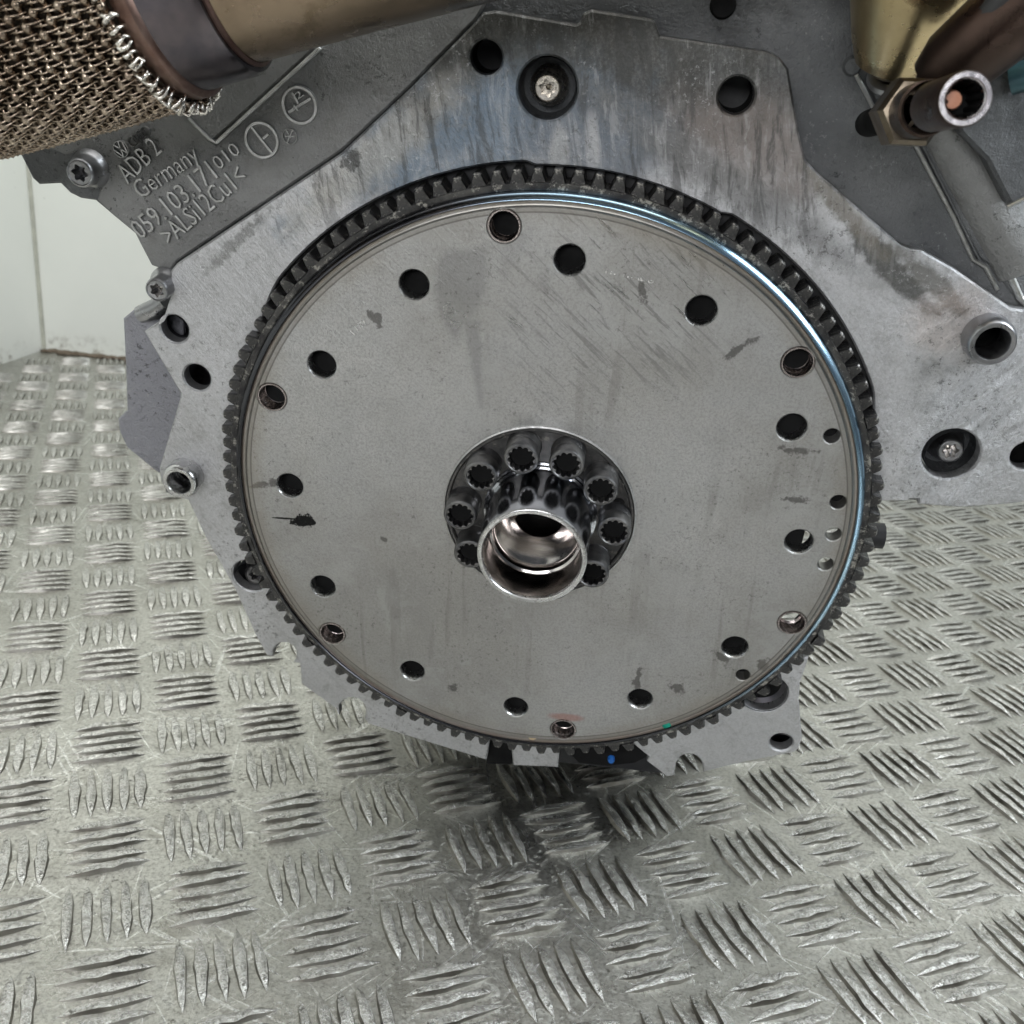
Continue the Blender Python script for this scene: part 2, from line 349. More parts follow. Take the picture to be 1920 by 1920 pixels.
# ------------------------------------------------------------------ mesh helpers (working units, scaled to metres on linking)
def obj(name, bm, mat, parent=None, smooth=False, kind=None, loc=None, label=None):
    me = bpy.data.meshes.new(name)
    bmesh.ops.transform(bm, matrix=Matrix.Scale(S, 4), verts=bm.verts)
    bm.normal_update(); bm.to_mesh(me); bm.free()
    for p in me.polygons: p.use_smooth = smooth
    if mat: me.materials.append(mat)
    o = bpy.data.objects.new(name, me); COL.objects.link(o)
    if parent: o.parent = parent
    if loc is not None: o.location = Vector(loc)*S
    if kind: o['kind'] = kind
    if label: o['label'] = label
    return o
def smooth_by_angle(o, a=35):
    me = o.data
    bm = bmesh.new(); bm.from_mesh(me)
    for e in bm.edges:
        e.smooth = len(e.link_faces) == 2 and e.calc_face_angle(0) < math.radians(a)
    for f in bm.faces: f.smooth = True
    bm.to_mesh(me); bm.free(); return o
def circle(cx, cy, r, n=32): return [(cx+r*math.cos(2*pi*i/n), cy+r*math.sin(2*pi*i/n)) for i in range(n)]
def area2(p): return sum(p[i][0]*p[(i+1) % len(p)][1]-p[(i+1) % len(p)][0]*p[i][1] for i in range(len(p)))
def inset(p, c):
    n = len(p); out = []
    for i in range(n):
        a, b, d = Vector(p[i-1]), Vector(p[i]), Vector(p[(i+1) % n])
        e1 = (b-a); e2 = (d-b)
        if e1.length < 1e-9 or e2.length < 1e-9: out.append(tuple(b)); continue
        e1.normalize(); e2.normalize()
        n1 = Vector((-e1.y, e1.x)); n2 = Vector((-e2.y, e2.x)); m = n1+n2
        if m.length < 1e-6: out.append(tuple(b)); continue
        m.normalize(); k = c/max(.45, m.dot(n1)); out.append(tuple(b+m*k))
    return out
def plate(name, outer, z, th, mat, parent, holes=(), ch=.006, back=False, **kw):
    """prism with chamfered front edges; face at depth z looking at the camera, body to z+th; 2D loops in (x, up)"""
    bm = bmesh.new()
    if area2(outer) < 0: outer = outer[::-1]
    loops = [outer]
    for h in holes: loops.append(h if area2(h) < 0 else h[::-1])
    ins = [inset(l, ch) for l in loops]
    flat = [Vector((x, y, 0)) for l in ins for x, y in l]
    tris = tessellate_polygon([[Vector((x, y, 0)) for x, y in l] for l in ins])
    fv = [bm.verts.new((v.x, z, v.y)) for v in flat]
    for t in tris:
        a, b, c = (flat[i] for i in t)
        cr = (b.x-a.x)*(c.y-a.y)-(c.x-a.x)*(b.y-a.y)
        t = t if cr > 0 else t[::-1]
        try: bm.faces.new([fv[i] for i in t])
        except ValueError: pass
    bv = []
    k = 0
    for l in loops:
        n = len(l)
        m = [bm.verts.new((x, z+ch, y)) for x, y in l]; b = [bm.verts.new((x, z+th, y)) for x, y in l]
        for i in range(n):
            j = (i+1) % n
            bm.faces.new((fv[k+i], m[i], m[j], fv[k+j])); bm.faces.new((m[i], b[i], b[j], m[j]))
        bv += b; k += n
    if back:
        for t in tris:
            try: bm.faces.new([bv[i] for i in t])
            except ValueError: pass
    bmesh.ops.recalc_face_normals(bm, faces=bm.faces)
    return obj(name, bm, mat, parent, **kw)
def lathe_bm(bm, prof, n=64, c=(0, 0, 0), axis=None, closed=False, rfun=None):
    """prof: (radius, along) pairs; along = depth (+ away) about centre c, or along `axis`"""
    c = Vector(c); ax = Vector(axis or (0, 1, 0)).normalized()
    if axis is None: u, v = Vector((1, 0, 0)), Vector((0, 0, 1))
    else:
        u = ax.cross(Vector((0, 0, 1))).normalized(); v = u.cross(ax)
    rings = []
    for r, a in prof:
        if r < 1e-6: rings.append([bm.verts.new(c+ax*a)]); continue
        rings.append([bm.verts.new(c+ax*a+(u*math.cos(2*pi*i/n)+v*math.sin(2*pi*i/n))*(r*(rfun(i, n, r) if rfun else 1))) for i in range(n)])
    pr = list(zip(rings, rings[1:]))
    if closed: pr.append((rings[-1], rings[0]))
    for A, B in pr:
        for i in range(n):
            j = (i+1) % n
            if len(A) == 1 and len(B) == 1: continue
            if len(A) == 1: bm.faces.new((A[0], B[j], B[i]))
            elif len(B) == 1: bm.faces.new((A[i], A[j], B[0]))
            else: bm.faces.new((A[i], A[j], B[j], B[i]))
def lathe(name, prof, mat, parent, n=64, c=(0, 0, 0), axis=None, closed=False, rfun=None, ang=35, **kw):
    bm = bmesh.new(); lathe_bm(bm, prof, n, c, axis, closed, rfun)
    bmesh.ops.recalc_face_normals(bm, faces=bm.faces)
    return smooth_by_angle(obj(name, bm, mat, parent, **kw), ang)
def tube_bm(bm, pts, r, n=6, cap=True):
    pts = [Vector(p) for p in pts]; rings = []; up = None
    for i, p in enumerate(pts):
        t = (pts[min(i+1, len(pts)-1)]-pts[max(i-1, 0)]).normalized()
        if up is None: up = t.orthogonal().normalized()
        up = (up-t*up.dot(t)).normalized(); s = t.cross(up)
        rr = r[i] if isinstance(r, (list, tuple)) else r
        rings.append([bm.verts.new(p+(up*math.cos(2*pi*k/n)+s*math.sin(2*pi*k/n))*rr) for k in range(n)])
    for A, B in zip(rings, rings[1:]):
        for k in range(n): bm.faces.new((A[k], A[(k+1) % n], B[(k+1) % n], B[k]))
    if cap: bm.faces.new(rings[0][::-1]); bm.faces.new(rings[-1])
def tube(name, pts, r, mat, parent, n=16, **kw):
    bm = bmesh.new(); tube_bm(bm, pts, r, n); bmesh.ops.recalc_face_normals(bm, faces=bm.faces)
    return smooth_by_angle(obj(name, bm, mat, parent, **kw))
def px(pts, z): return [P(u, v, z) for u, v in pts]
def arcpx(cx, cy, r, a0, a1, n=10):
    return [(cx+r*math.cos(math.radians(a0+(a1-a0)*i/n)), cy-r*math.sin(math.radians(a0+(a1-a0)*i/n))) for i in range(n+1)]

# ================================================================== SETTING
# tread plate floor: lattice of five-bar groups
G0 = Vector((-2.4098147865883277, 4.2811195953230605)); GI = Vector((0.32514597, 0.16803600)); GJ = Vector((0.16803600, -0.32514597))
bm = bmesh.new()
XS = [-6.52+i*.5 for i in range(0, 40)]; YS = [-7+i*.5 for i in range(0, 37)]
vv = [[bm.verts.new((x, min(y, 10.66), 0)) for x in XS] for y in YS]
for i in range(len(YS)-1):
    for j in range(len(XS)-1): bm.faces.new((vv[i][j], vv[i][j+1], vv[i+1][j+1], vv[i+1][j]))
floor = obj('floor', bm, M['floor'], kind='structure')
CR = [Vector(CAM_M.col[k][:3]) for k in range(3)]
def view(p):
    d = Vector((p[0], p[1], p[2] if len(p) > 2 else 0))-Vector((0, 0, 2.75))
    z = -CR[2].dot(d)
    if z < .2: return None
    return (960+FP*CR[0].dot(d)/z, 960-FP*CR[1].dot(d)/z, z)
def bar_bm(bm, L, W, H, seed, org=(0, 0), ang=0., st=8):
    rnd = random.Random(seed); ca, sa = math.cos(ang), math.sin(ang); rows = []
    for i in range(st+1):
        s = -1+2*i/st; wv = W*(1-abs(s)**2.2)**.75*rnd.uniform(.84, 1.14)+.002; hh = H*(1-abs(s)**3.5)*rnd.uniform(.7, 1.15)
        off = rnd.uniform(-.05, .05)*W
        row = []
        for (a, h) in ((-1, -.002), (-.76, hh*.85), (0, hh*rnd.uniform(.92, 1.15)), (.76, hh*rnd.uniform(.78, .95)), (1, -.002)):
            x = a*wv*.5+off; y = s*L*.5
            row.append(bm.verts.new((org[0]+x*ca-y*sa, org[1]+x*sa+y*ca, h)))
        rows.append(row)
    for A, B in zip(rows, rows[1:]):
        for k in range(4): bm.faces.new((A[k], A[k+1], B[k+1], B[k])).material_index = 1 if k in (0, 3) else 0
bar_meshes = []
for k in range(14):
    bm = bmesh.new(); bar_bm(bm, .318, .046, .022, k, st=7)
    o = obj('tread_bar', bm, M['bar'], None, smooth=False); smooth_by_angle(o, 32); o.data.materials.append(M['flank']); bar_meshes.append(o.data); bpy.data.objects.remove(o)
bars = []
angI = math.atan2(GI.y, GI.x)
for i in range(-24, 40):
    for j in range(-40, 40):
        c = G0+GI*i+GJ*j
        if c.x < -6.35 or c.x > 12.5 or c.y > 10.5 or c.y < -6.5: continue
        v = view(c)
        near = v is not None and -260 < v[0] < 2180 and 600 < v[1] < 2250
        if not near and c.y > 10: continue
        odd = (i+j) % 2
        for k in range(5):
            o_ = (k-2)*.0655
            if odd: p = c+GI.normalized()*o_; a = angI        # bars run along J
            else: p = c+GJ.normalized()*o_; a = angI+pi/2     # bars run along I
            rnd = random.Random(i*1009+j*31+k)
            bars.append((v[2] if near else 99, p, a+rnd.uniform(-.035, .035), rnd, near))
bars.sort(key=lambda b: b[0])
stuff = bmesh.new()
for n_, (d, p, a, rnd, near) in enumerate(bars):
    if n_ < 300:
        o = bpy.data.objects.new('tread_bar', bar_meshes[rnd.randrange(14)]); COL.objects.link(o); o.parent = floor
        o.location = (p.x*S, p.y*S, 0); o.rotation_euler = (0, 0, a+(pi if rnd.random() < .5 else 0))
        o.scale = (rnd.uniform(.88, 1.15), rnd.uniform(.93, 1.05), rnd.uniform(.7, 1.2))
    elif near or abs(p.x) < 6: bar_bm(stuff, .318, .046, .022, rnd.randrange(9999), (p.x, p.y), a, 6 if near else 3)
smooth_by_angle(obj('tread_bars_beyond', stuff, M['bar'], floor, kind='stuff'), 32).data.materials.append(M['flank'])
# walls
def box_bm(bm, x0, x1, y0, y1, z0, z1):
    v = [bm.verts.new((x, y, z)) for x in (x0, x1) for y in (y0, y1) for z in (z0, z1)]
    for f in ((0, 1, 3, 2), (4, 6, 7, 5), (0, 4, 5, 1), (2, 3, 7, 6), (0, 2, 6, 4), (1, 5, 7, 3)): bm.faces.new([v[i] for i in f])
bm = bmesh.new(); box_bm(bm, -6.8, -6.52, -7, 10.66, -.1, 14)
wl = obj('wall_left', bm, M['wall'], kind='structure')
bm = bmesh.new(); box_bm(bm, -6.52, 13, 10.66, 10.9, -.1, 14)
wb = obj('wall_back', bm, M['wall'], kind='structure')
bm = bmesh.new(); tube_bm(bm, [(-6.515, 10.655, .02), (-6.515, 10.655, 13.9)], .03, 8)
obj('corner_sealant', bm, simple('grey_corner_sealant', (.35, .35, .30), (.45, .45, .38), (.6, .7), 0), wb)
bm = bmesh.new()
for k in range(60):
    rnd = random.Random(k); x = -6.5+abs(rnd.gauss(0, .8)); y = 10.63-abs(rnd.gauss(0, .04)); r = rnd.uniform(.015, .05)
    bmesh.ops.create_icosphere(bm, subdivisions=1, radius=r, matrix=Matrix.Translation((x, y, r*.3)) @ Matrix.Diagonal((2.2, 1, .6, 1)))
obj('floor_debris', bm, simple('dark_crumbs', (.08, .06, .04), (.14, .11, .08), (.8, .9), 0), kind='stuff', label='dark crumbs of dirt lying along the foot of the back wall')

# ================================================================== ENGINE
eng = bpy.data.objects.new('engine', None); COL.objects.link(eng); eng.matrix_world = ENG_M
eng['label'] = 'bare aluminium car engine seen from its flywheel end, standing on tread plate'
eng['category'] = 'engine'
eng.empty_display_size = .02

ZF = .07          # depth of the machined face
def ph(u, v, r, z=ZF, n=32):        # hole measured in pixels
    p = P(u, v, z); return circle(p[0], p[1], rpx(u, v, z, r), n)
HOLES = [(911, 108, 31), (1381, 180, 34), (327, 617, 27), (369, 708, 26), (1856, 636, 36), (335, 905, 27), (1925, 855, 29)]
SINKS = [(1026, 166, 56), (1783, 852, 52), (470, 1080, 35)]
def rad(r, a): return (r*math.cos(math.radians(a)), r*math.sin(math.radians(a)))
# machined face: two leaves so the ring gear pockets can stay open
outer = px([(320, 508), (330, 495), (640, 287), (770, 165), (893, 40), (905, 24), (930, 20), (1080, 46), (1088, 42), (1093, 26), (1108, 18), (1222, 36), (1228, 42), (1238, 68),
            (1440, 98), (1462, 108), (1478, 128), (1497, 245), (1510, 300), (1530, 322), (1690, 461), (1708, 468), (1728, 470), (1790, 505), (1895, 578), (1925, 582), (2000, 600), (2080, 700), (2060, 850), (1985, 925)], ZF)
outer += px([(1905, 945), (1800, 952), (1722, 946), (1722, 936), (1706, 936), (1702, 940), (1652, 940)], ZF)
outer += [rad(.97, a) for a in (3,)]+[rad(.90, a) for a in (2, -10, -20, -30, -38, -44)]+[rad(.97, -46), rad(.97, -50)]
# lower right lobe
outer += [rad(1.05, -40)]
outer += px([(1517, 1232), (1500, 1282), (1498, 1312), (1504, 1385), (1497, 1405), (1490, 1411), (1395, 1430), (1318, 1449)] + arcpx(1292, 1440, 26, 0, 180, 10) + [(1262, 1456), (1250, 1457), (1213, 1428), (1217, 1420), (1183, 1392)], ZF)
outer += [rad(.97, a) for a in (-72, -80, -86)]
outer += px([(1050, 1390), (1046, 1440), (1035, 1439), (962, 1436), (958, 1396)], ZF)
outer += [rad(.97, a) for a in (-93, -97)]
outer += px([(918, 1386), (912, 1426), (690, 1358)] + arcpx(660, 1334, 26, -30, 200, 10) + [(634, 1333), (565, 1283), (562, 1245)] + arcpx(533, 1228, 23, -40, 190, 8) + [(500, 1230), (478, 1190), (440, 1105), (385, 1008),
             (352, 938), (318, 930), (302, 905), (298, 880), (337, 748), (338, 738), (270, 622), (305, 600), (318, 560)], ZF)
def ringr(a):
    a %= 360
    if 140 <= a <= 164: return 1.169-(a-140)/24*.09
    if 6 <= a <= 26: return 1.169-(26-a)/20*.09
    if 94 <= a <= 152 or 14 <= a <= 63: return 1.169
    if 63 < a < 94: return 1.157
    return 1.03
inner = []
prev = None
for a in [k*1.5 for k in range(240)]:
    r = ringr(a)
    inner.append(rad(r if prev is None else (r*.5+prev*.5 if abs(r-prev) > .05 else r), a)); prev = r
# the ring-shaped opening must stay inside the outline: open it only over the top half, close it behind the disc
inner = [p for p in inner if True]
inner2 = []
for a in [k*1.5 for k in range(240)]:
    r = ringr(a)
    if -115 < ((a+180) % 360-180) < 10: r = .86
    inner2.append(rad(r, a))
holes = [ph(1432, 1300, 44), inner2]+[ph(*h) for h in HOLES]+[ph(*h) for h in SINKS]+[ph(1465, 1392, 21), ]
cover = plate('rear_cover_face', outer, ZF, .05, M['face'], eng, holes, .006, label='smooth machined aluminium face of the rear cover with bolt holes')
# countersink behind ring at the lower right
# cast body behind the face
ZC = .125
body = px([(-260, 250), (-40, 300), (18, 288), (38, 292), (60, 335), (72, 346), (112, 344), (130, 362), (150, 372), (178, 376), (212, 405), (252, 438), (262, 458), (283, 498)], ZC)
body += px([(322, 512), (318, 560), (305, 600), (272, 622), (340, 740), (302, 880), (310, 925), (352, 935), (388, 1008), (443, 1105), (482, 1190), (503, 1228)], ZC)
body += [rad(.93, a) for a in (-148, -130, -112, -97, -86, -72, -58, -46, -30, -15, 2)]
body += px([(1655, 935), (1800, 945), (1905, 938), (1985, 918), (2060, 850), (2110, 700), (2300, 450), (2300, -400), (1500, -500), (700, -500), (-300, -400)], ZC)
bh = [[rad(.85, a) for a in [k*6 for k in range(60)]]] + [ph(u, v, r*.97, ZC) for u, v, r in HOLES] + [ph(u, v, r*.98, ZC) for u, v, r in SINKS]
for u, v, r in HOLES+[(1465, 1392, 21)]:
    c = V3(u, v, .12); rr_ = rpx(u, v, ZF, r)
    lathe('dark_hole_cup', [(rr_*1.01, -.002), (rr_*.99, .09), (rr_*.9, .14), (0, .15)], M['black' if v < 300 or u > 1800 else 'borewall'], eng, 32, c)  # dark cups added behind the holes, their colour stands for shade
cast = plate('cover_casting', body, ZC, .09, M['cast'], eng, bh, .008)
# lighter lettered zone at the left (as its own cast pad, proud of the body)
pad = px([(40, 255), (120, 215), (350, 205), (392, 262), (405, 270), (600, 88), (640, 66), (860, -10), (915, 0), (893, 36), (770, 161), (640, 283), (330, 491), (318, 512), (284, 497), (263, 457), (253, 437), (213, 404), (182, 375), (190, 340), (178, 305), (150, 285), (120, 290)], .105)
plate('lettered_pad', pad, .105, .02, M['casttext'], eng, [], .006, label='lighter cast pad carrying raised lettering')
# step beside the flex pipe
stp = px([(330, 195), (395, 262), (404, 268), (600, 90), (560, 60), (420, 90)], .085)
plate('casting_step', stp, .06, .06, M['casttext'], eng, [], .012)
# lavender bracket behind the left edge
lv = px([(233, 596), (262, 572), (300, 560), (345, 600), (345, 760), (312, 885), (298, 885), (240, 838), (226, 808), (223, 784), (240, 768), (238, 700)], .2)
plate('side_bracket', lv, .19, .03, M['lav'], eng, [], .006, back=True, label='lavender grey sheet bracket at the left edge')
tube('bracket_lug', [V3(262, 590, .17), V3(290, 580, .17), V3(312, 565, .16)], [.03, .035, .03], M['boltgrey'], eng, 12)
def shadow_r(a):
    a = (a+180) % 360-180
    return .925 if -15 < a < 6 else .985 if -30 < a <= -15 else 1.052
plate('dark_hole_backing', [rad(shadow_r(a), a) for a in [k*2 for k in range(180)]], .0575, .01, M['black'], eng, [circle(0, 0, .5, 48)], .0005, back=True)  # black sheet added behind the disc so its holes look dark
plate('dark_gear_backing', [rad(1.215, a) for a in range(8, 162, 3)]+[rad(1.0, a) for a in range(161, 7, -3)], .1205, .004, M['block'], eng, [], .0005)  # dark sheet added to stand for shade in the gap behind the teeth
# engine block and sump behind everything
blk = [rad(.84, a) for a in range(100, -240, -10)]
plate('engine_block', [rad(.845, a) for a in range(0, 360, 8)], .30, 2.3, M['block'], eng, [], .02, back=True)
blk2 = [(-1.25, .5), (1.35, .5), (1.5, 1.4), (1.2, 2.0), (-1.1, 2.0), (-1.4, 1.2)]
plate('upper_block', blk2, .24, 2.0, M['block'], eng, [], .03, back=True)
plate('lower_block', [(-.85, -.5), (.85, -.5), (.9, -1.55), (.8, -1.66), (-.75, -1.66), (-.85, -1.5)], 1.0, 1.5, M['block'], eng, [], .04, back=True)  # unseen block added for support and a wide contact shadow
plate('oil_pan', [(-.62, -.75), (.62, -.75), (.60, -1.51), (-.20, -1.51), (-.45, -1.42), (-.60, -1.28)], .32, 1.7, M['block'], eng, [], .03, back=True)
bb = px([(1060, 1370), (1190, 1380), (1216, 1420), (1190, 1432), (1140, 1438), (1085, 1432), (1064, 1410)], .2)
plate('black_rubber_gasket', bb, .2, .08, M['black'], eng, [], .006)
p = P(1146, 1424, .19)
lathe('blue_plug', [(0, -.012), (.012, -.012), (.015, -.004), (.015, .02)], M['blue'], eng, 20, (p[0], .19, p[1]))
bb = px([(915, 1385), (962, 1385), (960, 1432), (912, 1430)], .15)
plate('black_rubber_gasket', bb, .14, .1, M['black'], eng, [], .006)
tube('front_bracket_stub', [V3(1600, 1000, .35), V3(1655, 1005, .35)], .05, M['block'], eng, 12)

# hole edge highlights come from chamfers; sleeves stand proud
def sleeve(u, v, zt, zb, r, name='dowel_sleeve', mat='boltgrey', th=.012):
    a = V3(u, v, zt)
    return lathe(name, [(r+.010, zb-zt), (r+.010, .02), (r+.004, .003), (r, 0), (r-th, .001), (r-th-.003, .006), (r-th-.003, zb-zt)], M[mat], eng, 40, a)
sleeve(1862, 645, -.0, .1, rpx(1862, 645, 0, 40), mat='boltgrey')
sleeve(335, 906, 0.0, .1, rpx(335, 906, 0, 30), mat='steel')
# bolts with a torx recess
def star_loop(n_pt, r1, r2, seg=6):
    return [((r2+(r1-r2)*(.5+.5*math.cos(2*pi*i/seg)))*math.cos(2*pi*i/(n_pt*seg)), (r2+(r1-r2)*(.5+.5*math.cos(2*pi*i/seg)))*math.sin(2*pi*i/(n_pt*seg))) for i in range(n_pt*seg)]
def torx_bolt(u, v, z, r, cup=None, mat='boltgrey', rec='boltgrey', rot=0., label=None, flange=1.):
    c = V3(u, v, z); t = bpy.data.objects.new('cover_bolt', None)
    bm = bmesh.new()
    # head: flange, drum, dished top with recess
    lathe_bm(bm, [(r*.56, 0.004), (r*.60, 0), (r*.68, .004), (r*.72, .012), (r*.73, .05), (r*.80, .058), (r*.97, .072), (r, .08), (r, .10)], 40)
    L = star_loop(6, r*.44, r*.30)
    n = len(L); top = [bm.verts.new((x, .0045, y)) for x, y in L]; low = [bm.verts.new((x*.94, .045, y*.94)) for x, y in L]
    ring = [bm.verts.new((r*.56*math.cos(2*pi*i/n), .004, r*.56*math.sin(2*pi*i/n))) for i in range(n)]
    for i in range(n):
        j = (i+1) % n
        bm.faces.new((ring[i], ring[j], top[j], top[i])); bm.faces.new((top[i], top[j], low[j], low[i]))
    bm.faces.new(low)
    bmesh.ops.rotate(bm, verts=bm.verts, cent=(0, 0, 0), matrix=Matrix.Rotation(rot, 3, 'Y'))
    bmesh.ops.recalc_face_normals(bm, faces=bm.faces)
    o = smooth_by_angle(obj('cover_bolt', bm, M[mat], eng, loc=c, label=label), 40)
    bm = bmesh.new(); cc = bm.verts.new((0, .044, 0)); rr_ = [bm.verts.new((x*.93, .044, y*.93)) for x, y in L]
    for i in range(n): bm.faces.new((cc, rr_[i], rr_[(i+1) % n]))
    lathe_bm(bm, [(0, .03), (r*.12, .034), (r*.16, .044)], 12)
    obj('torx_recess', bm, M[rec], o)
    if cup:
        lathe('bolt_well', [(cup, -.0+ZF+.02-z), (cup*.985, .06), (cup*.9, .085), (r*.9, .088)], M['castdark'], o, 40)
    return o
torx_bolt(1026, 166, .10, rpx(1026, 166, .1, 38), rpx(1026, 166, .1, 55), 'boltbright', 'boltbright', .3, 'black cover bolt with bright star recess')
torx_bolt(1783, 847, .12, rpx(1783, 847, .1, 36), rpx(1783, 852, .12, 50), 'boltgrey', 'boltbright', .9)
torx_bolt(478, 1080, .11, rpx(478, 1080, .1, 30), rpx(474, 1080, .12, 35), 'bolt', 'boltgrey', .1)
torx_bolt(148, 325, .03, rpx(148, 325, .03, 38), None, 'boltgrey', 'boltgrey', .2, 'grey flange bolt beside the lettering')
torx_bolt(293, 545, .02, rpx(293, 545, .02, 32), None, 'boltgrey', 'boltbright', .6, 'bright flange bolt above the side bracket')
p = P(1432, 1300, .07); q_ = rpx(1432, 1300, .07, 44)
lathe('bolt_well', [(q_*1.01, .0), (q_, .05), (q_*.8, .06)], M['borewall'], eng, 40, (p[0], .07, p[1]))
lathe('dark_well_floor', [(q_*.8, .0), (0, .0)], M['black'], eng, 40, (p[0], .13, p[1]))  # black backing put in for the shade at the bottom of the well
ST_EDGE = [(352, 222), (392, 262), (404, 268), (500, 180), (600, 89)]
# raised bosses on the upper casting
sl = V3(1356, 10, .11); lathe('slot_boss', [(0, 0), (.03, 0), (.036, .01), (.036, .03)], M['black'], eng, 24, sl)
# right side ribs of the casting
def ridge(name, pts, w, z, th, mat):
    """straight raised rib along a pixel polyline"""
    q = [Vector(P(u, v, z)) for u, v in pts]; L = []; Rr = []
    for i, a in enumerate(q):
        t = (q[min(i+1, len(q)-1)]-q[max(i-1, 0)]).normalized(); nrm = Vector((-t.y, t.x))*w
        L.append(tuple(a+nrm)); Rr.append(tuple(a-nrm))
    return plate(name, L+Rr[::-1], z, th, M[mat], eng, [], min(.006, w*.6))
ridge('casting_rib', ST_EDGE, .005, .052, .02, 'edge')
ridge('casting_rib', [(1606, 140), (1640, 205), (1712, 262), (1790, 410), (1825, 488), (1850, 503), (1872, 545)], .0055, .108, .03, 'edge')
rb = px([(1622, 148), (1650, 205), (1722, 262), (1800, 415), (1838, 487), (1862, 503), (1915, 575), (2000, 575), (2000, 380), (1908, 478), (1880, 450), (1800, 270), (1740, 250), (1700, 150)], .1)
plate('rib_web', rb, .118, .03, M['cast'], eng, [], .006)
lathe('casting_boss', [(0, -.012), (.020, -.011), (.026, -.002), (.028, .02)], M['cast'], eng, 28, V3(1598, 124, .12))
ridge('casting_rib', [(1655, 205), (1728, 268), (1800, 412), (1838, 490)], .004, .112, .02, 'cast')
bs = P(1768, 268, .1)
# rounded column, lighter colour painted in for the light on it
a = V3(1755, 205, .165); b = V3(1915, 490, .165)
tube('casting_column', [a, a.lerp(b, .5), b], [.085, .09, .095], M['casttext'], eng, 24)
blkr = px([(1800, 250), (1850, 300), (1895, 388), (1925, 372), (2050, 300), (2050, 60), (1850, 40), (1780, 120)], -.0)
plate('casting_shelf', blkr, .0, .14, M['castdark'], eng, [], .010)
ridge('casting_rib', [(1890, 389), (1930, 369)], .005, -.012, .02, 'edge')
ridge('casting_rib', [(1884, 497), (1925, 478)], .005, .09, .03, 'edge')
ridge('casting_rib', [(1888, 500), (1915, 560), (1930, 575)], .010, .10, .03, 'edge')
# boss lines on the top casting (fillet curve towards the canister)
bl = px([(1570, -40), (1625, 20), (1660, 90), (1668, 120), (1700, 120), (1800, 60), (1800, -80), (1570, -100)], .0)
plate('casting_shoulder', bl, .02, .11, M['casttext'], eng, [], .03)

# ---------------------------------------------------------------- lettering
def text(body, u0, v0, u1, v1, hgt, z=.105, mat='letter', shear=0., name='raised_letters', up=.013, parent=None):
    a, b = Vector(P(u0, v0, z)), Vector(P(u1, v1, z))
    cu = bpy.data.curves.new('t', 'FONT'); cu.body = body; cu.size = 1; cu.extrude = .04; cu.bevel_depth = .008; cu.resolution_u = 2; cu.offset = -.008
    cu.shear = shear
    o = bpy.data.objects.new('t', cu); COL.objects.link(o); bpy.context.view_layer.update()
    me = bpy.data.meshes.new_from_object(o.evaluated_get(bpy.context.evaluated_depsgraph_get()))
    bpy.data.objects.remove(o)
    bm = bmesh.new(); bm.from_mesh(me); bpy.data.meshes.remove(me)
    xs = [v.co.x for v in bm.verts]; x0, x1 = min(xs), max(xs); L = (b-a).length; d = (b-a).normalized(); n = Vector((-d.y, d.x))
    for v in bm.verts:
        x = (v.co.x-x0)/(x1-x0)*L; y = v.co.y/.72*hgt; q = a+d*x+n*y
        v.co = Vector((q.x, z-v.co.z/.048*up, q.y))
    bmesh.ops.recalc_face_normals(bm, faces=bm.faces)
    return obj(name, bm, M[mat], parent or eng)
text('ADB 2', 243, 344, 308, 283, .060)
text('Germany', 268, 372, 380, 298, .058)
text('059.103.171', 268, 448, 412, 331, .064)
text('>ALSi12Cu1<', 322, 459, 468, 335, .062)
text('010', 413, 318, 455, 285, .042)
def ringbm(bm, c, r, w, z, n=40, h=.01):
    prof = [(r-w, h), (r-w+.002, 0), (r-.002, 0), (r, h)]
    lathe_bm(bm, prof, n, (c[0], z-h, c[1]))
def medal(u, v, rp, spokes, name='cast_date_ring'):
    z = .105; c = P(u, v, z); r = rpx(u, v, z, rp); bm = bmesh.new(); ringbm(bm, c, r, r*.2, z)
    for a0, r0, r1 in spokes:
        d = Vector((math.cos(math.radians(a0)), math.sin(math.radians(a0)))); n = Vector((-d.y, d.x))*r*.06
        A = Vector(c)+d*r*r0; B = Vector(c)+d*r*r1
        f = [bm.verts.new((q.x, z-.008, q.y)) for q in (A+n, B+n, B-n, A-n)]
        g = [bm.verts.new((q.x, z, q.y)) for q in (A+n*1.4, B+n*1.4, B-n*1.4, A-n*1.4)]
        bm.faces.new(f)
        for i in range(4): bm.faces.new((f[i], f[(i+1) % 4], g[(i+1) % 4], g[i]))
    bmesh.ops.recalc_face_normals(bm, faces=bm.faces)
    return obj(name, bm, M['letter'], eng)
medal(563, 197, 35, [(30, -.75, .75), (120, .1, .7)])
medal(492, 262, 34, [(-52, -.85, .85), (38, .1, .55)])
medal(545, 255, 15, [(60, -.9, .9), (0, -.6, .6), (120, -.2, .9)])
text('2', 560, 187, 572, 178, .02, .105); text('4', 553, 212, 563, 204, .02, .105)
medal(229, 279, 16, [], 'maker_emblem')
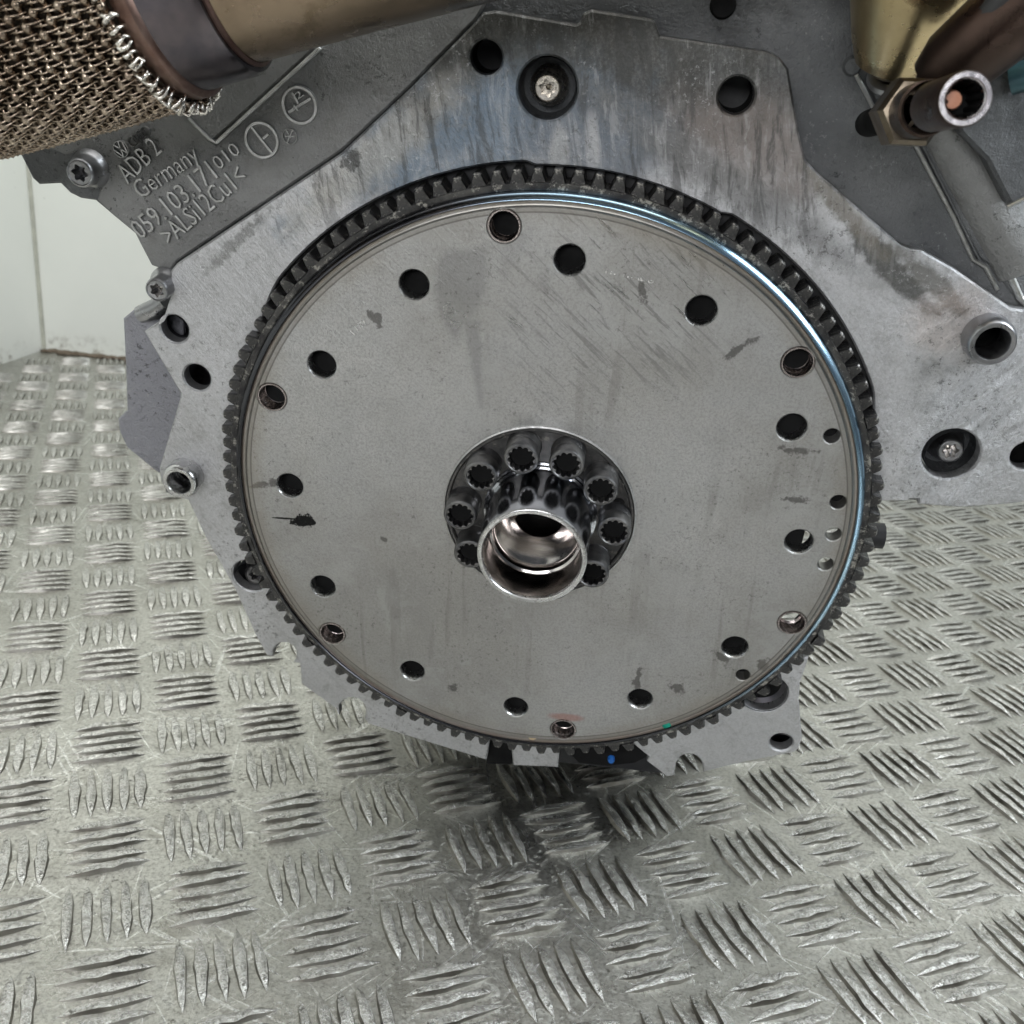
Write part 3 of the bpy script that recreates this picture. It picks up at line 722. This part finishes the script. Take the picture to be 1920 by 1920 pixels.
def strokes(name, u, v, rp, segs, rot):
    z = .105; c = Vector(P(u, v, z)); r = rpx(u, v, z, rp); bm = bmesh.new(); M2 = Matrix.Rotation(math.radians(rot), 2)
    for x0, y0, x1, y1 in segs:
        A = c+M2 @ Vector((x0, y0))*r; B = c+M2 @ Vector((x1, y1))*r; n = (B-A).normalized(); n = Vector((-n.y, n.x))*r*.075
        f = [bm.verts.new((q.x, z-.009, q.y)) for q in (A+n, B+n, B-n, A-n)]; g = [bm.verts.new((q.x, z, q.y)) for q in (A+n*1.3, B+n*1.3, B-n*1.3, A-n*1.3)]
        bm.faces.new(f)
        for i in range(4): bm.faces.new((f[i], f[(i+1) % 4], g[(i+1) % 4], g[i]))
    bmesh.ops.recalc_face_normals(bm, faces=bm.faces)
    return obj(name, bm, M['letter'], eng)
strokes('emblem_letters', 229, 279, 16, [(-.36, .80, 0, .14), (.36, .80, 0, .14), (-.74, .42, -.36, -.76), (-.36, -.76, 0, -.02), (0, -.02, .36, -.76), (.36, -.76, .74, .42)], 38)
bm = bmesh.new()
for k in range(4): ringbm(bm, P(250+k*8, 264-k*6, .105), .016, .004, .105, 20, .008)
obj('maker_rings', bm, M['letter'], eng)

# ---------------------------------------------------------------- flywheel
fly = bpy.data.objects.new('flywheel', None); COL.objects.link(fly); fly.parent = eng
six = [(945, 424), (1496, 680), (1485, 1168), (1056, 1368), (623, 1188), (510, 745)]
twelve = [(776, 534), (1068, 488), (1315, 583), (1485, 802), (1498, 1016), (1378, 1214), (1200, 1311), (967, 1326), (773, 1258), (605, 1100), (543, 911), (603, 684)]
small = [(1560, 818), (1572, 942), (1563, 1002), (1548, 1058), (1393, 1266)]
dh = [circle(*P(u, v), .0515, 36) for u, v in six]+[circle(*P(u, v), .0485, 36) for u, v in twelve]+[circle(*P(u, v), .0265, 24) for u, v in small]
dh.append(circle(0, 0, .334, 72))
plate('flywheel_disc', [rad(1.0545, k*2) for k in range(180)], 0, .055, M['disc'], fly, dh, .0035, back=True, label='dull grey flywheel face with oil runs, scuffs and a ring of holes')
for u, v in twelve: lathe('bore_liner', [(.0486, .0025), (.0440, .0095), (.0435, .054), (.0486, .0545)], M['steel'], fly, 36, V3(u, v, 0))
for u, v in six:
    lathe('threaded_bushing', [(.0515, .004), (.050, -.001), (.0455, -.001), (.0435, .006), (.0425, .010)]+[(.0415+.0022*(k % 2), .012+.004*k) for k in range(12)]+[(.036, .062)], M['copper'], fly, 36, V3(u, v, 0))
# lip, rim bead, ring gear
lathe('flywheel_lip', [(1.0535, .03), (1.0535, .003), (1.0555, .0075), (1.059, .009), (1.065, .009), (1.069, .007), (1.0715, .002)], M['lip'], fly, 240)
lathe('polished_rim', [(1.0715, .002), (1.0725, -.006), (1.0745, -.0085), (1.0775, -.0075), (1.0915, .0035), (1.0945, .010), (1.0955, .022), (1.0955, .05)], M['rim'], fly, 240)
lathe('ring_gear', [(1.0946, .030), (1.096, .0215), (1.100, .0200), (1.1165, .0200), (1.1185, .024), (1.1185, .112), (1.095, .115), (1.06, .12), (1.06, .056)], M['gear'], fly, 240)
bm = bmesh.new()                                 # one tooth, base at r=1.125, chamfered
rb_, rt_ = 1.1175, 1.158; wb_, wt_ = .0245, .0135
lay = []
for z_, k_, top in ((.0225, .90, rt_-.006), (.032, 1., rt_), (.108, 1., rt_)):
    lay.append([bm.verts.new(q) for q in ((-wb_*k_, z_, rb_), (-wb_*.86*k_, z_, rb_+.012), (-wt_*k_, z_, top-.003), (-wt_*.55*k_, z_, top), (wt_*.55*k_, z_, top), (wt_*k_, z_, top-.003), (wb_*.86*k_, z_, rb_+.012), (wb_*k_, z_, rb_))])
bm.faces.new(lay[0][::-1]); bm.faces.new(lay[-1])
for A, B in zip(lay, lay[1:]):
    for i in range(8): bm.faces.new((A[i], A[(i+1) % 8], B[(i+1) % 8], B[i]))
bmesh.ops.recalc_face_normals(bm, faces=bm.faces)
NTT = 118
t0 = obj('gear_tooth', bm, M['gear'], fly)
for k in range(NTT):
    o = t0 if k == 0 else t0.copy()
    if k: COL.objects.link(o); o.parent = fly
    rnd = random.Random(k)
    o.rotation_euler = (rnd.uniform(-.004, .004), 2*pi*k/NTT+.01, rnd.uniform(-.012, .012)); o.scale = (rnd.uniform(.93, 1.05), 1, 1+rnd.uniform(-.002, .0015))
# paint dots
for (u, v, m, nme) in ((1250, 1361, 'green', 'green_paint_dot'), (998, 1382, 'cream', 'cream_paint_dot')):
    c = V3(u, v, .004); lathe(nme, [(0, -.0035), (.011, -.003), (.016, -.001), (.017, .002)], M[m], fly, 20, c, rfun=lambda i, n, r: 1+.12*math.sin(3.1*i)*math.sin(i*.7))
text('1187', 664, 628, 690, 604, .020, -.0002, 'steel', name='stamped_digits', up=.0012, parent=fly)
text('18 10 6 0', 1135, 512, 1225, 532, .010, -.0002, 'steel', name='stamped_digits', up=.001, parent=fly)

# ---------------------------------------------------------------- crank flange, bolts and snout
lathe('crank_flange', [(.332, .02), (.332, -.004), (.329, -.0075), (.322, -.0075), (.318, -.004), (.316, .006), (.20, .0062), (.19, .0062)], M['flange'], eng, 96, (0, 0, 0), label='dark round bolting flange in the middle of the flywheel')
lathe('flange_rim', [(.340, .004), (.339, -.006), (.3335, -.0085), (.333, -.003)], M['disc'], eng, 96)
p = P(1160, 945, 0); lathe('locating_pin_hole', [(.021, .0052), (.018, .0045), (.0, .0045)], M['black'], eng, 20, (p[0], 0, p[1]))
def crank_bolt():
    bm = bmesh.new(); r = .058
    lathe_bm(bm, [(r*.80, .003), (r*.84, 0), (r*.90, .0005), (r*.97, .004), (r, .010), (r, .055), (r*.985, .058), (r, .061), (r*1.01, .104), (r*1.1, .110), (r*1.12, .118)], 40, rfun=lambda i, n, q: 1)
    L = []
    for i in range(48):
        a = 2*pi*i/48; L.append(((r*.80 if i % 4 in (0,) else r*.76 if i % 4 in (1, 3) else r*.66)*math.cos(a), (r*.80 if i % 4 == 0 else r*.76 if i % 4 in (1, 3) else r*.66)*math.sin(a)))
    n = 48; top = [bm.verts.new((x, .0032, y)) for x, y in L]; low = [bm.verts.new((x, .07, y)) for x, y in L]
    rg = [bm.verts.new((r*.80*math.cos(2*pi*i/n), .003, r*.80*math.sin(2*pi*i/n))) for i in range(n)]
    for i in range(n):
        j = (i+1) % n
        if i % 4 != 0 or True:
            try: bm.faces.new((rg[i], rg[j], top[j], top[i]))
            except ValueError: pass
        bm.faces.new((top[i], top[j], low[j], low[i]))
    bm.faces.new(low); bmesh.ops.recalc_face_normals(bm, faces=bm.faces)
    return smooth_by_angle(obj('crank_bolt', bm, M['bolt'], eng), 30)
cb = crank_bolt()
sb = lathe('socket_shade', [(.037, .030), (.0, .030)], M['black'], cb, 24)  # black disc added as the shade inside the bolt socket
for k, a in enumerate((137, 103, 70, 38, 2, -40, -74, -110, -150, 175)):
    o = cb if k == 0 else cb.copy()
    if k:
        COL.objects.link(o); o.parent = eng
        o2 = sb.copy(); COL.objects.link(o2); o2.parent = o
    q = rad(.246 if a in (-74, -110) else .265, a); o.location = Vector((q[0], -.100, q[1]))*S; o.rotation_euler = (0, random.uniform(0, 6), 0)
sn = bpy.data.objects.new('crank_snout', None); COL.objects.link(sn); sn.parent = eng
cx, cy = .004, .003
lathe('snout_barrel', [(.200, .008), (.199, -.003), (.192, -.006), (.1905, -.016), (.1835, -.02), (.184, -.026), (.183, -.20), (.1815, -.270), (.1800, -.284)], M['chrome'], sn, 128, (cx, 0, cy))
lathe('snout_lip', [(.1800, -.284), (.1785, -.2905), (.175, -.2925), (.1655, -.2925), (.1625, -.289), (.161, -.281)], M['steel'], sn, 128, (cx, 0, cy))
lathe('snout_bore', [(.161, -.281), (.1585, -.268), (.1565, -.150), (.149, -.145), (.1485, -.135), (.153, -.130), (.151, -.112), (.146, -.105), (.138, -.100), (.084, -.035), (.081, -.03), (.081, .1)], M['chromewarm'], sn, 128, (cx, 0, cy))
lathe('bore_end', [(.084, .095), (0, .095)], M['black'], sn, 32, (cx, 0, cy))

# ---------------------------------------------------------------- exhaust flex pipe (top left)
exh = bpy.data.objects.new('exhaust_flex_pipe', None); COL.objects.link(exh); exh.parent = eng
AX = Vector((math.cos(.249), 0, math.sin(.249))); A0 = Vector((-1., -.30, 1.63))
U = Vector((0, 1, 0)); Wv = AX.cross(U).normalized()
def cyl(s, r, a): return A0+AX*s+(U*math.cos(a)+Wv*math.sin(a))*r
lathe('braid_core', [(.285, -1.5), (.285, .0), (.25, .03)], M['braidin'], exh, 64, A0, AX)
lathe('flex_collar', [(.268, .0), (.283, .005), (.290, .02), (.290, .045), (.282, .055), (.275, .058)], M['collarbead'], exh, 96, A0, AX)
lathe('collar_band', [(.277, .054), (.274, .07), (.270, .185), (.262, .20), (.245, .205)], M['collar'], exh, 96, A0, AX)
lathe('exhaust_tube', [(.243, .20), (.241, .22), (.238, .5), (.236, 2.1)], M['pipe'], exh, 96, A0, AX)
lathe('weld_seam', [(.240, .203), (.250, .200), (.252, .208), (.243, .214)], M['collarbead'], exh, 96, A0, AX)
NB = 80
bm = bmesh.new()
rings = 32; dx = .0325
def sil(s): return .296-.008*math.sin(s*3)
for i in range(rings):
    s0 = -.01-i*dx
    ns = NB*4
    pts = []
    n = 4
    rg = []
    for k in range(ns):
        a = 2*pi*k/ns; r = sil(s0)+.0075*math.cos(NB/2*a+pi*i)
        wv = .0165 if math.cos(NB/2*a+pi*i) > 0 else .0095
        c = cyl(s0, r, a); rd = (c-(A0+AX*s0)).normalized()
        rg.append([bm.verts.new(c+AX*wv*.85), bm.verts.new(c+rd*wv*.5), bm.verts.new(c-AX*wv*.85), bm.verts.new(c-rd*wv*.4)])
    for k in range(ns):
        A, B = rg[k], rg[(k+1) % ns]
        for q in range(4): bm.faces.new((A[q], A[(q+1) % 4], B[(q+1) % 4], B[q]))
bmesh.ops.recalc_face_normals(bm, faces=bm.faces)
obj('braid_hoops', bm, M['braid'], exh, smooth=True, kind='stuff')
bm = bmesh.new()
for k in range(NB):
    a0 = 2*pi*(k+.5)/NB; pts = []
    for m_ in range(rings*4):
        s = .0-m_*dx/4; ph_ = pi*(m_/4)+pi*k
        r = sil(s)+.004-.006*math.cos(ph_)*1.0
        pts.append(cyl(s, r, a0+.004*math.sin(ph_)))
    for off in (-.006, .006):
        tube_bm(bm, [p+(U*(-math.sin(a0))+Wv*math.cos(a0))*off*1.2 for p in pts], .0028, 4, False)
bmesh.ops.recalc_face_normals(bm, faces=bm.faces)
obj('braid_wires', bm, M['braid'], exh, smooth=True, kind='stuff')
bm = bmesh.new()
for k in range(NB):
    rnd = random.Random(k); a = 2*pi*(k+.5)/NB
    for q in range(1 + k % 2):
        da = rnd.uniform(-.03, .03); l = rnd.uniform(.012, .032); sgn = rnd.choice((-1, 1))
        pts = [cyl(-.02, .308, a+da*.3), cyl(0, .318+rnd.uniform(0, .014), a+da*.5+.02*sgn), cyl(l*.5, .315+rnd.uniform(-.01, .014), a+da+.035*sgn), cyl(l, .30+rnd.uniform(-.02, .02), a+da+.01*sgn)]
        tube_bm(bm, pts, [.0055, .006, .005, .003], 5)
bmesh.ops.recalc_face_normals(bm, faces=bm.faces)
obj('frayed_wires', bm, M['frayed'], exh, smooth=True, kind='stuff')

# ---------------------------------------------------------------- canister, arm and fitting (top right)
can = bpy.data.objects.new('turbo_canister', None); COL.objects.link(can); can.parent = eng
ctr = V3(1735, -45, -.1)
ca = Vector((.10, -.28, 1)).normalized()
lathe('canister_shell', [(0, -.235), (.07, -.235), (.10, -.22), (.125, -.17), (.19, 0), (.25, .2), (.30, .6)], M['gold'], can, 64, ctr, ca)
fc = V3(1694, 128, -.05); fa = Vector((-.38, -.45, .8)).normalized()
lathe('canister_flange', [(.03, -.02), (.088, -.018), (.094, -.008), (.088, .002), (.07, .006)], M['boltgrey'], can, 48, fc, fa)
lathe('clamp_band', [(.03, .02), (.078, .022), (.084, .032), (.078, .042), (.05, .05)], M['nut'], can, 48, fc, fa)
lathe('canister_neck', [(.060, -.01), (.055, .09)], M['brown'], can, 32, fc, fa)
arm = bpy.data.objects.new('oil_feed_arm', None); COL.objects.link(arm); arm.parent = eng
tube('arm_bar', [V3(1765, 150, -.34), V3(1790, 120, -.36), V3(1860, 60, -.4), V3(1990, -40, -.45)], [.075, .085, .09, .09], M['brown'], arm, 20)
tube('arm_bar_edge', [V3(1738, 152, -.30), V3(1775, 118, -.36), V3(1815, 70, -.42), V3(1880, 0, -.46), V3(1990, -110, -.5)], .03, M['block'], arm, 12)
B0 = V3(1626, 232, .02); B2 = V3(1810, 185, -.80); bx = (B2-B0).normalized(); BL = (B2-B0).length
lathe('stud', [(0, -.01), (.022, -.008), (.034, .006), (.036, .03), (.036, BL*.55)], M['black'], arm, 32, B0, bx)
NC = B0+bx*BL*.44
lathe('hex_nut', [(.03, 0), (.070, 0), (.082, .012), (.083, .10), (.072, .115), (.04, .118)], M['nut'], arm, 6, NC, bx, ang=20)
lathe('fitting_barrel', [(.05, .11), (.060, .115), (.060, .20), (.054, .205), (.052, .215), (.056, .222)], M['brown'], arm, 40, NC, bx)
FB = B2
lathe('socket_end', [(.052, -.20), (.053, -.006), (.050, 0), (.0375, 0), (.0365, .004)], M['brown'], arm, 48, FB, bx)
lathe('end_ring', [(.0515, -.012), (.052, -.004), (.049, .0015), (.040, .0015), (.0365, -.001), (.0362, -.02)], M['ringend'], arm, 48, FB, bx)
bm = bmesh.new(); n = 48
u_ = bx.cross(Vector((0, 0, 1))).normalized(); v_ = u_.cross(bx)
for z0, z1 in ((-.004, -.10),):
    A = []; B = []
    for i in range(n):
        r = .0365 if i % 4 < 2 else .031; d = u_*math.cos(2*pi*i/n)+v_*math.sin(2*pi*i/n)
        A.append(bm.verts.new(FB+bx*z0+d*r)); B.append(bm.verts.new(FB+bx*z1+d*r))
    for i in range(n): bm.faces.new((A[i], A[(i+1) % n], B[(i+1) % n], B[i]))
    bm.faces.new(B)
obj('splined_socket', bm, M['black'], arm)
lathe('orange_plug', [(.0, -.035), (.016, -.036), (.019, -.045), (.019, -.09)], M['orange'], arm, 24, FB-u_*.0-Vector((.012, 0, .0)), bx)
tube('teal_hose', [V3(1895, 150, -.02), V3(1960, 130, -.05), V3(2050, 60, -.05)], .04, M['glassy'], eng, 14)
